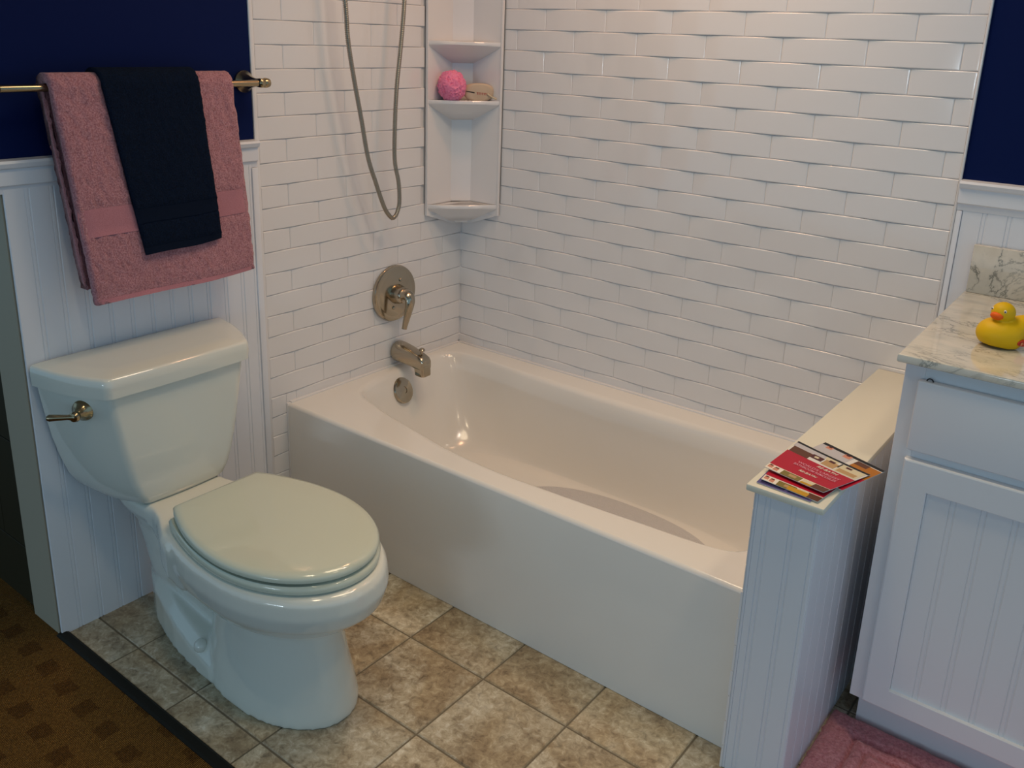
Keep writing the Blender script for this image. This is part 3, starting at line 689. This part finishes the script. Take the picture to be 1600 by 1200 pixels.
# ------------------------------------------------------------------ toilet
YC = -1.322
toilet = thing('toilet', 'white two-piece toilet with closed lid standing beside the tub apron', 'toilet', (0.40, YC, 0.0))
def egg(x0, x1, hw, xm, z, n=56, e0=2.6, e1=2.0, dy=0.0):
    """egg outline: rear end at x0, front tip x1, widest at xm"""
    out = []
    for k in range(n):
        a = 2 * PI * k / n; c, s = math.cos(a), math.sin(a)
        e = e1 if c >= 0 else e0; L = (x1 - xm) if c >= 0 else (xm - x0)
        out.append(Vector((xm + ell(c, 2 / e) * L, YC + dy + ell(s, 2 / e) * hw, z)))
    return out
def union_mesh(name, geos, voxel, smooth_iter, mats, parent):
    G = Geo()
    for q in geos: G.add(q.v, q.f)
    o = obj(name, G.v, G.f, mats, parent)
    md = o.modifiers.new('r', 'REMESH'); md.mode = 'VOXEL'; md.voxel_size = voxel; md.use_smooth_shade = True
    ms = o.modifiers.new('s', 'SMOOTH'); ms.factor = 0.5; ms.iterations = smooth_iter
    dg = bpy.context.evaluated_depsgraph_get(); me = bpy.data.meshes.new_from_object(o.evaluated_get(dg))
    o.modifiers.clear(); old = o.data; o.data = me; me.name = name
    me.materials.clear()
    for m in (mats if isinstance(mats, list) else [mats]): me.materials.append(m)
    me.polygons.foreach_set('use_smooth', [True] * len(me.polygons)); return o
front = Geo().loft([egg(0.36, 0.806, 0.140, 0.58, 0.0), egg(0.36, 0.806, 0.140, 0.58, 0.02), egg(0.37, 0.798, 0.134, 0.58, 0.06), egg(0.38, 0.782, 0.124, 0.58, 0.12), egg(0.38, 0.768, 0.116, 0.58, 0.18), egg(0.37, 0.762, 0.113, 0.57, 0.225),
                    egg(0.35, 0.772, 0.120, 0.58, 0.245), egg(0.32, 0.80, 0.146, 0.59, 0.262), egg(0.30, 0.848, 0.178, 0.60, 0.285), egg(0.29, 0.880, 0.196, 0.60, 0.315), egg(0.28, 0.891, 0.203, 0.60, 0.35), egg(0.28, 0.886, 0.200, 0.60, 0.385), egg(0.285, 0.876, 0.193, 0.60, 0.398), egg(0.30, 0.86, 0.18, 0.60, 0.401)])
rear = Geo()
def rrect(x0, x1, hw, z, e=5, n=40):
    return [Vector(((x0 + x1) / 2 + ell(math.cos(a), 2 / e) * (x1 - x0) / 2, YC + ell(math.sin(a), 2 / e) * hw, z)) for a in [2 * PI * k / n for k in range(n)]]
rear.loft([rrect(0.10, 0.50, 0.040, 0.0), rrect(0.09, 0.50, 0.055, 0.08), rrect(0.08, 0.50, 0.070, 0.15), rrect(0.07, 0.50, 0.080, 0.23), rrect(0.06, 0.50, 0.092, 0.30), rrect(0.04, 0.48, 0.105, 0.34)])
deck = Geo().loft([rrect(0.03, 0.42, 0.098, 0.325, 6), rrect(0.022, 0.43, 0.112, 0.350, 6), rrect(0.02, 0.44, 0.115, 0.380, 6), rrect(0.026, 0.43, 0.108, 0.386, 6)])
# flare between deck and bowl rim
flare = Geo().loft([[Vector((x, YC + s * hw, z)) for s, z in ((-1, zb), (-1, 0.375), (-0.94, 0.392), (0.94, 0.392), (1, 0.375), (1, zb))] for x, hw, zb in ((0.19, 0.110, 0.335), (0.23, 0.116, 0.330), (0.27, 0.128, 0.322), (0.31, 0.148, 0.314), (0.35, 0.168, 0.308), (0.40, 0.184, 0.302), (0.47, 0.19, 0.30))])
foot = Geo()
foot.loft([[Vector((x, YC + s * (hw if z < zt - 0.03 else hw - 0.022), z)) for s, z in ((-1, 0), (-1, zt - 0.035), (-1, zt), (1, zt), (1, zt - 0.035), (1, 0))] for x, hw, zt in ((0.05, 0.034, 0.150), (0.09, 0.056, 0.150), (0.14, 0.078, 0.145), (0.21, 0.098, 0.132), (0.28, 0.114, 0.116), (0.36, 0.124, 0.098), (0.46, 0.132, 0.078))])
union_mesh('bowl', [front, rear, deck, flare, foot], 0.0055, 5, M['porcelain'], toilet)
for s in (-1, 1):
    Geo().lathe([(0.017, 0), (0.0175, 0.006), (0.016, 0.012), (0.011, 0.0175), (0.005, 0.0195), (0, 0.02)], (0.405, YC + s * 0.112, 0.074), (0, s * 0.75, 0.66), 24).obj('bolt_cap', M['porcelain'], toilet)
# seat ring and closed lid
def outline(x0, hb, hw, xm, x1, z, n=64):
    """rear edge straight (half width hb at x0), widest hw at xm, rounded tip at x1"""
    pts = []
    for k in range(n + 1):
        t = -1 + 2 * k / n; a = abs(t)
        th_ = (1 - a) * PI / 2 
        pts.append((t, th_))
    side = []
    m = n // 2
    for k in range(m + 1):          # from rear corner to the tip along +y
        t = k / m
        if t < 0.42:
            s = t / 0.42; x = x0 + (xm - x0) * s; y = hb + (hw - hb) * math.sin(s * PI / 2) ** 0.85
        else:
            s = (t - 0.42) / 0.58; ang = s * PI / 2; x = xm + (x1 - xm) * math.sin(ang); y = hw * math.cos(ang) ** 0.98 if s < 1 else 0.0
        side.append((x, y))
    full = [Vector((x, YC + y, z)) for x, y in side] + [Vector((x, YC - y, z)) for x, y in reversed(side[:-1])]
    return full
Geo().loft([outline(0.352, 0.135, 0.184, 0.60, 0.856, 0.4015), outline(0.348, 0.139, 0.190, 0.60, 0.864, 0.406), outline(0.348, 0.139, 0.191, 0.60, 0.865, 0.416), outline(0.352, 0.135, 0.186, 0.60, 0.858, 0.4235)]).obj('seat', M['seat'], toilet, sharp=50)
Geo().loft([outline(0.356, 0.108, 0.172, 0.60, 0.836, 0.4236), outline(0.356, 0.108, 0.172, 0.60, 0.836, 0.4285)]).obj('seat_gap_shade', M['dark'], toilet)  # near-black slab, shade between seat and lid put in as colour
Geo().loft([outline(0.345, 0.118, 0.183, 0.60, 0.836, 0.4285), outline(0.341, 0.121, 0.189, 0.60, 0.860, 0.432), outline(0.341, 0.121, 0.190, 0.60, 0.861, 0.441), outline(0.346, 0.118, 0.184, 0.60, 0.854, 0.4485), outline(0.36, 0.108, 0.172, 0.60, 0.838, 0.4520), outline(0.42, 0.07, 0.11, 0.60, 0.75, 0.4535)]).obj('lid', M['seat'], toilet, sharp=50)
for s in (-1, 1): Geo().box(0.318, 0.352, YC + s * 0.075 - 0.022, YC + s * 0.075 + 0.022, 0.384, 0.425, 0.006, 3).obj('hinge', M['seat'], toilet)

# tank
def tank_loop(z, hb, hf, xf, xb=0.016, r=0.020, bulge=0.013, n=12):
    """plan of the tank: wide back, narrower flat front, curved chamfered sides"""
    R = []
    a = Vector((xb, hb)); b = Vector((xf, hf))
    side = []
    for k in range(n + 1):
        t = k / n; p = a.lerp(b, t); d = (b - a).normalized(); nr = Vector((-d.y, d.x))
        if nr.y < 0: nr = -nr
        side.append(p + nr * bulge * math.sin(PI * t))
    # rounded front corner
    c0 = side[-2]; c2 = Vector((xf, hf - r)); c1 = Vector((xf + 0.001, hf + 0.002))
    side = side[:-1]
    for k in range(1, 9):
        t = k / 8; side.append(c0 * (1 - t) ** 2 + c1 * 2 * t * (1 - t) + c2 * t * t)
    for k in range(1, 5): 
        t = k / 4; side.append(Vector((xf + 0.004 * math.sin(t * PI / 2), (hf - r) * (1 - t))))
    pts = [Vector((p.x, YC - p.y, z)) for p in side] + [Vector((p.x, YC + p.y, z)) for p in reversed(side[:-1])]
    return pts
tk = [(0.386, 0.140, 0.088, 0.186), (0.390, 0.150, 0.100, 0.197), (0.402, 0.165, 0.114, 0.206), (0.425, 0.188, 0.126, 0.210), (0.46, 0.208, 0.138, 0.212), (0.51, 0.224, 0.150, 0.214), (0.57, 0.238, 0.162, 0.216), (0.64, 0.249, 0.173, 0.218), (0.705, 0.257, 0.183, 0.220), (0.7135, 0.257, 0.183, 0.220)]
Geo().loft([tank_loop(z, hb, hf, xf) for z, hb, hf, xf in tk]).obj('tank', M['porcelain'], toilet, sharp=60)
lid_r = [(0.7138, 0.264, 0.192, 0.230), (0.7150, 0.268, 0.196, 0.234), (0.740, 0.269, 0.197, 0.236), (0.7585, 0.268, 0.196, 0.235), (0.7640, 0.2655, 0.1935, 0.232), (0.7668, 0.260, 0.188, 0.226), (0.769, 0.20, 0.14, 0.17)]
Geo().loft([tank_loop(z, hb, hf, xf, 0.012) for z, hb, hf, xf in lid_r]).obj('tank_lid', M['porcelain'], toilet, sharp=50)
tag(Geo().box(0.10, 0.135, YC - 0.11, YC - 0.085, 0.366, 0.388, 0.003).obj('tank_nut', M['porcelain'], toilet), None)
hb0 = Vector((0.148, YC - 0.216, 0.674)); ha = Vector((0.55, -0.83, -0.03)).normalized()
hnd = Geo().lathe([(0.026, -0.006), (0.027, 0.002), (0.0255, 0.006), (0.021, 0.010), (0.0165, 0.017), (0.0125, 0.024), (0.0105, 0.030), (0.012, 0.034), (0.013, 0.040), (0.010, 0.046), (0, 0.048)], hb0, ha, 32).obj('flush_handle', M['brass'], toilet)
tip = hb0 + ha * 0.039
Geo().tube([tip, tip + Vector((-0.008, -0.012, 0.0005)), tip + Vector((-0.020, -0.030, 0.002)), tip + Vector((-0.030, -0.045, 0.003)), tip + Vector((-0.033, -0.050, 0.003))], [0.0095, 0.0062, 0.0075, 0.0085, 0.005], 16).obj('lever', M['brass'], hnd)
tag(hnd, 'brass toned bell shaped flush handle')

# ------------------------------------------------------------------ vanity
VX0, VX1, VY = 1.745, 2.62, -0.62
van = thing('vanity_cabinet', 'white vanity cabinet with slab drawer over beadboard door beside the half wall', 'cabinet', ((VX0 + VX1) / 2, -0.31, 0.0))
g = Geo(); g.box(VX0, VX1, VY + 0.019, -0.008, 0.134, 0.9575)
g.obj('carcass', M['cabinet'], van, smooth=False)
g = Geo(); ST = 0.040
g.box(VX0, VX0 + ST, VY, VY + 0.019, 0.134, 0.9575, 0.001, 1)
g.box(VX1 - ST, VX1, VY, VY + 0.019, 0.134, 0.9575, 0.001, 1)
for z0, z1 in ((0.134, 0.160), (0.745, 0.785), (0.905, 0.9575)): g.box(VX0 + ST, VX1 - ST, VY, VY + 0.019, z0, z1)
g.box(2.145, 2.185, VY, VY + 0.019, 0.134, 0.9575)
g.obj('face_frame', M['cabinet'], van, smooth=False)
Geo().box(VX0 + 0.004, VX1, -0.530, -0.008, 0.0, 0.134).obj('toe_kick', M['cabinet'], van, smooth=False)
for n_, (dx0, dx1) in enumerate(((1.776, 2.158), (2.172, 2.59))):
    dr = Geo().box(dx0, dx1, VY - 0.019, VY - 0.0005, 0.772, 0.925, 0.004, 4).obj('drawer', M['cabinet'], van, sharp=18)
    d = Geo(); z0, z1 = 0.145, 0.7515; sw = 0.052
    def rl(e, y, ix=0.0, it=0.0): return [Vector((x, y, z)) for x, z in ((dx0 + e + ix, z0 + e + ix), (dx1 - e - ix, z0 + e + ix), (dx1 - e - ix, z1 - e - it), (dx0 + e + ix, z1 - e - it))]
    d.loft([rl(0, VY - 0.0005), rl(0, VY - 0.0150), rl(0.0015, VY - 0.0178), rl(0.004, VY - 0.019), rl(0, VY - 0.019, sw, 0.062), rl(0.001, VY - 0.018, sw, 0.062), rl(0.001, VY - 0.006, sw, 0.062)], cap0=False, cap1=False)
    d.box(dx0 + sw, dx1 - sw, VY - 0.0045, VY - 0.001, z0 + sw, z1 - 0.062)
    dd = d.obj('door', M['cabinet'], van, sharp=18)
    boards(dd, dx0 + sw + 0.0005, dx1 - sw - 0.0005, z0 + sw, z1 - 0.062, lambda u: (u, VY - 0.0046), 0.0, 0.0572, M['cabinet'])
    if n_ == 0: Geo().tube([(1.797 + 0.006 * math.cos(a), VY - 0.010, 0.9245 + 0.006 * math.sin(a)) for a in [PI * k / 10 for k in range(11)]], 0.0014, 8).obj('bumper_loop', M['dark'], dr)

ct = Geo()
poly = [(1.733, -0.652), (2.66, -0.652), (2.66, -0.001), (1.722, -0.001)]
def inpoly(d): return [(1.733 + d, -0.652 + d), (2.66 - d, -0.652 + d), (2.66 - d, -0.001), (1.722 + d, -0.001)]
ct.loft([[Vector((x, y, z)) for x, y in inpoly(d)] for d, z in ((0.002, 0.958), (0.0, 0.960), (0.0, 0.971), (0.001, 0.9738), (0.003, 0.975))])
tag(ct.obj('countertop', M['marble'], sharp=30), 'white marble vanity countertop with grey veins under the yellow duck', 'countertop')
tag(Geo().box(1.727, 2.66, -0.021, -0.001, 0.9752, 1.098, 0.002).obj('backsplash', M['marble']), 'low white marble backsplash strip standing on the countertop against the wall', 'backsplash')

# ------------------------------------------------------------------ rubber duck
duck = thing('rubber_duck', 'yellow rubber duck with orange beak on the marble countertop', 'duck', (1.884, -0.440, 0.975))
DC = Vector((1.884, -0.440, 0.975)); bd = Vector((-0.80, -0.60, 0)).normalized(); bs = Vector((bd.y, -bd.x, 0))
hd = Vector((-0.40, -0.92, 0)).normalized(); hs = Vector((hd.y, -hd.x, 0))
def blob(center, fx, fs, rad, sub=4, fn=None):
    bm = bmesh.new(); bmesh.ops.create_icosphere(bm, subdivisions=sub, radius=1.0); g = Geo()
    for v in bm.verts:
        d = v.co.copy(); p = Vector((d.x * rad[0], d.y * rad[1], d.z * rad[2]))
        if fn: p = fn(d, p)
        v.co = Vector(center) + fx * p.x + fs * p.y + Vector((0, 0, p.z))
    bm.verts.index_update(); g.add([v.co.copy() for v in bm.verts], [[v.index for v in f.verts] for f in bm.faces]); bm.free(); return g
def body_fn(d, p):
    if d.z < -0.55: p.z = -0.55 * 0.034 - (abs(d.z) - 0.55) * 0.006
    if d.x < -0.2:                                     # raised tail
        s = (-d.x - 0.2) / 0.8
        p.z += 0.036 * s ** 1.5 * (0.6 + 0.4 * max(-0.3, d.z)); p.y *= 1 - 0.35 * s; p.x += 0.004 * s
    if d.x > 0.2: p.z += 0.004 * d.x
    return p
gb = blob(DC + Vector((0, 0, 0.0215)), bd, bs, (0.050, 0.040, 0.034), 4, body_fn)
hc = DC + bd * 0.006 + Vector((0, 0, 0.0655)) + hd * 0.004
gh = blob(hc, hd, hs, (0.0215, 0.0210, 0.0205), 4)
gn = Geo().lathe([(0.022, 0.0), (0.0205, 0.010), (0.0185, 0.02), (0.017, 0.03)], DC + bd * 0.006 + Vector((0, 0, 0.032)), (0, 0, 1), 32)
um = union_mesh('body', [gb, gh, gn], 0.0017, 5, M['duck'], duck)
lo = min((um.matrix_world @ v.co).z if 0 else v.co.z for v in um.data.vertices)
for v in um.data.vertices: v.co.z -= lo
def beak_fn(d, p):
    p.z = p.z * (1.0 if d.x > 0 else 0.8) + 0.0015 * d.x * d.x; return p
blob(hc + hd * 0.0185 + Vector((0, 0, -0.0045)), hd, hs, (0.0085, 0.0125, 0.0078), 3, beak_fn).obj('beak', M['beak'], duck)
for s in (-1, 1):
    ec = hc + (hd * 0.76 + hs * s * 0.62 + Vector((0, 0, 0.33))).normalized() * 0.0203
    e = blob(ec, hd, hs, (0.0022, 0.0030, 0.0032), 2).obj('eye', M['eye'], duck)
    blob(ec + (hd * 0.8 + hs * s * 0.45).normalized() * 0.0016, hd, hs, (0.0012, 0.0015, 0.0017), 2).obj('pupil', M['pupil'], e)
duck.scale = (1.1, 1.1, 1.1)
# oval red badge on the flank
RIGHT = Vector((0.796, 0.605, 0)); fl = (bs if bs.x > 0 else -bs)
bc0 = DC + Vector((0, 0, 0.0205)); 
def flank(a, z):   # point on the body ellipse at angle a from the tail side
    return DC + Vector((0, 0, z)) + bd * 0.0505 * math.cos(a) * math.sqrt(max(0.0, 1 - ((z - 0.0215) / 0.036) ** 2)) + fl * 0.0405 * math.sin(a) * math.sqrt(max(0.0, 1 - ((z - 0.0215) / 0.036) ** 2))
def badge(r1, r2, dep, name, m):
    ring = []; cpt = flank(2.02, 0.017)
    for k in range(24):
        t = 2 * PI * k / 24; p = flank(2.02 + r1 * math.cos(t), 0.017 + r2 * math.sin(t)); q = (p - (DC + Vector((0, 0, p.z - DC.z)))).normalized(); ring.append(p + q * dep)
    q = (cpt - (DC + Vector((0, 0, cpt.z - DC.z)))).normalized()
    g = Geo(); g.add(ring + [cpt + q * (dep + 0.0004)] + [p - q * 0.003 for p in ring], [(k, (k + 1) % 24, 24) for k in range(24)] + [(k, (k + 1) % 24, 25 + (k + 1) % 24, 25 + k) for k in range(24)])
    return g.obj(name, m, duck)
bg_ = badge(0.30, 0.0068, 0.0009, 'badge', M['badge'])
g = Geo()
for a0, a1, z0, z1 in ((-0.20, -0.12, 0.0130, 0.0190), (-0.06, 0.02, 0.0145, 0.0200), (0.07, 0.15, 0.0140, 0.0195), (-0.20, 0.15, 0.0155, 0.0172)):
    vs = []
    for a, z in ((a0, z0), (a1, z0), (a1, z1), (a0, z1)):
        p = flank(2.02 + a, z); q = (p - (DC + Vector((0, 0, p.z - DC.z)))).normalized(); vs.append(p + q * 0.0016)
    g.add(vs, [(0, 1, 2, 3)])
g.obj('badge_print', M['badge_ink'], bg_, smooth=False)

# ------------------------------------------------------------------ brochures on the half wall
def leaflet(label, corners, z, panels, lift_=(0, 0, 0, 0), texts=(), thick=0.0010, curl=0.0):
    """corners TL, TR, BR, BL on the cap; panels (u0,u1,v0,v1,ink) printed flat on it, v down from the top edge"""
    TL, TR, BR, BL = [Vector((c[0], c[1], 0)) for c in corners]
    ctr = (TL + TR + BR + BL) / 4
    t = thing('brochure', label, 'brochure', (ctr.x, ctr.y, z), 'brochures on the half wall')
    def pt(u, v, h=0.0):
        p = (TL * (1 - u) + TR * u) * (1 - v) + (BL * (1 - u) + BR * u) * v
        hh = lift_[0] * (1 - u) * (1 - v) + lift_[1] * u * (1 - v) + lift_[2] * u * v + lift_[3] * (1 - u) * v + curl * ((2 * u - 1) ** 2)
        return Vector((p.x, p.y, z + hh + h))
    g = Geo(); nu, nv = 12, 10
    top = [pt(i / nu, j / nv, thick) for j in range(nv + 1) for i in range(nu + 1)]; bot = [pt(i / nu, j / nv, 0) for j in range(nv + 1) for i in range(nu + 1)]
    nn = len(top); F = []
    for j in range(nv):
        for i in range(nu):
            a = j * (nu + 1) + i; F += [(a, a + 1, a + nu + 2, a + nu + 1), (nn + a, nn + a + 1, nn + a + nu + 2, nn + a + nu + 1)]
    edge = [i for i in range(nu + 1)] + [j * (nu + 1) + nu for j in range(1, nv + 1)] + [nv * (nu + 1) + i for i in range(nu - 1, -1, -1)] + [j * (nu + 1) for j in range(nv - 1, 0, -1)]
    for a, b in zip(edge, edge[1:] + edge[:1]): F.append((a, b, b + nn, a + nn))
    g.add(top + bot, F); sheet = g.obj('sheet', M['paper'], t, smooth=False)
    byink = {}
    for k, (u0, u1, v0, v1, col) in enumerate(panels):
        G = byink.setdefault((k, col), Geo()); n = 6; h = thick + 0.00012 + 0.00003 * k
        V = [pt(u0 + (u1 - u0) * i / n, v0 + (v1 - v0) * j / n, h) for j in range(n + 1) for i in range(n + 1)]
        G.add(V, [(j * (n + 1) + i, j * (n + 1) + i + 1, (j + 1) * (n + 1) + i + 1, (j + 1) * (n + 1) + i) for j in range(n) for i in range(n)])
    for (k, col), G in byink.items(): G.obj('printed_panel', M[col], sheet, smooth=False)
    for (s, u0, u1, v, hgt, col, shear) in texts:
        cu = bpy.data.curves.new('t', 'FONT'); cu.body = s; cu.size = 1.0; cu.shear = shear; cu.offset = 0.012
        to = bpy.data.objects.new('t', cu); COL.objects.link(to); dg = bpy.context.evaluated_depsgraph_get(); me = bpy.data.meshes.new_from_object(to.evaluated_get(dg))
        w = max(q.co.x for q in me.vertices); hh = max(q.co.y for q in me.vertices)
        V = [pt(u0 + (u1 - u0) * q.co.x / w, v - hgt * q.co.y / hh, thick + 0.0010) for q in me.vertices]; F = [tuple(p.vertices) for p in me.polygons]
        bpy.data.objects.remove(to); bpy.data.curves.remove(cu)
        obj('lettering', V, F, M[col], sheet, smooth=False)
    return t
photos_top = [(0, 1, 0, 0.05, 'black'), (0, 0.45, 0.05, 0.17, 'grey'), (0.02, 0.30, 0.16, 0.34, 'brown'), (0.45, 0.62, 0.05, 0.13, 'cream'), (0.30, 0.46, 0.14, 0.26, 'maroon'), (0.34, 0.40, 0.17, 0.22, 'cream'), (0.48, 0.66, 0.13, 0.30, 'tan'), (0.66, 0.72, 0.06, 0.2, 'black'), (0.52, 0.6, 0.1, 0.16, 'maroon'), (0.68, 0.98, 0.06, 0.32, 'cream'), (0.70, 0.95, 0.2, 0.3, 'tan'), (0.74, 0.82, 0.08, 0.13, 'maroon')]
photos_low = [(0, 1, 0.86, 1.0, 'ivory'), (0.02, 0.10, 0.88, 0.96, 'skin'), (0.12, 0.20, 0.90, 0.98, 'skin'), (0.03, 0.08, 0.87, 0.90, 'brown'), (0.13, 0.19, 0.885, 0.915, 'brown'), (0.26, 0.58, 0.87, 1.0, 'olive'), (0.38, 0.5, 0.90, 0.96, 'tan'), (0.60, 0.78, 0.87, 0.95, 'cream'), (0.60, 0.82, 0.95, 1.0, 'gold'), (0.78, 1.0, 0.87, 1.0, 'brown')]
Zc = HZ + 0.0004
leaflet('violet brochure edge at the very bottom of the fanned stack', [(1.552, -0.70), (1.68, -0.70), (1.672, -0.883), (1.558, -0.876)], Zc, [(0, 1, 0, 1, 'violet'), (0.05, 0.5, 0.9, 0.97, 'indigo'), (0.55, 0.95, 0.86, 0.97, 'indigo')], (0, 0, 0.001, 0.001))
leaflet('brochure with yellow kitchen photo strip under the red topmost one', [(1.553, -0.690), (1.704, -0.712), (1.684, -0.878), (1.562, -0.862)], Zc + 0.0022, [(0, 1, 0, 0.85, 'crimson')] + photos_low + [(0.45, 0.8, 0.9, 1.0, 'gold')], (0, 0, 0.001, 0.002))
leaflet('brochure sticking out at the upper right of the stack with black top edge', [(1.602, -0.598), (1.748, -0.654), (1.706, -0.80), (1.560, -0.755)], Zc + 0.0044,
        [(0, 1, 0, 0.07, 'black'), (0, 0.55, 0.07, 0.30, 'grey'), (0.10, 0.2, 0.06, 0.14, 'skin'), (0.40, 0.52, 0.06, 0.16, 'skin'), (0.12, 0.17, 0.05, 0.09, 'maroon'), (0.42, 0.48, 0.05, 0.09, 'maroon'), (0.62, 1.0, 0.09, 0.5, 'amber'), (0.62, 0.82, 0.08, 0.2, 'brown'), (0, 1, 0.5, 1.0, 'crimson')], (0, 0, 0, 0))
leaflet('red topmost brochure with white lettering and a photo strip on each edge', [(1.556, -0.640), (1.730, -0.699), (1.684, -0.848), (1.550, -0.818)], Zc + 0.0066,
        [(0, 1, 0.34, 0.86, 'crimson')] + photos_top + photos_low, (0, 0.0, 0.004, 0.003), texts=(
            ('RE-BATH', 0.50, 0.80, 0.44, 0.055, 'ivory', 0.25), ("WORLD'S LARGEST", 0.27, 0.90, 0.545, 0.055, 'palepink', 0.0), ('BATHROOM REMODELER', 0.25, 0.90, 0.625, 0.055, 'palepink', 0.0),
            ('RE-BATH', 0.40, 0.68, 0.735, 0.05, 'ivory', 0.25)), curl=0.001)

# ------------------------------------------------------------------ bath rug
rx0, rx1, ry0, ry1 = 1.697, 2.52, -1.12, -0.534
def rugp(u, v):
    x, y = rx0 + (rx1 - rx0) * u, ry0 + (ry1 - ry0) * v
    e = min(x - rx0, rx1 - x, y - ry0, ry1 - y)
    h = 0.021 * min(1.0, math.sqrt(max(0.0, e) / 0.022))
    for c, wd, dp in ((0.075, 0.006, 0.012), (0.108, 0.005, 0.011)):
        e2 = e + 0.006 * noise.noise(Vector((x * 14, y * 14, 2)))
        h -= dp * math.exp(-((e2 - c) / wd) ** 2)
    h += 0.0022 * noise.noise(Vector((x * 90, y * 90, 0))) + 0.003 * noise.noise(Vector((x * 22, y * 22, 5)))
    jx = 0.004 * noise.noise(Vector((y * 60, 3, 1))) if u in (0, 1) else 0
    return Vector((x + jx, y, max(0.0005, h) if e > 1e-6 else 0.0005))
g = Geo().grid(rugp, 180, 130); n = len(g.v)
tag(g.obj('bath_rug', M['rug'], sharp=180), 'fluffy pink bath rug with carved border on the floor before the vanity', 'rug')
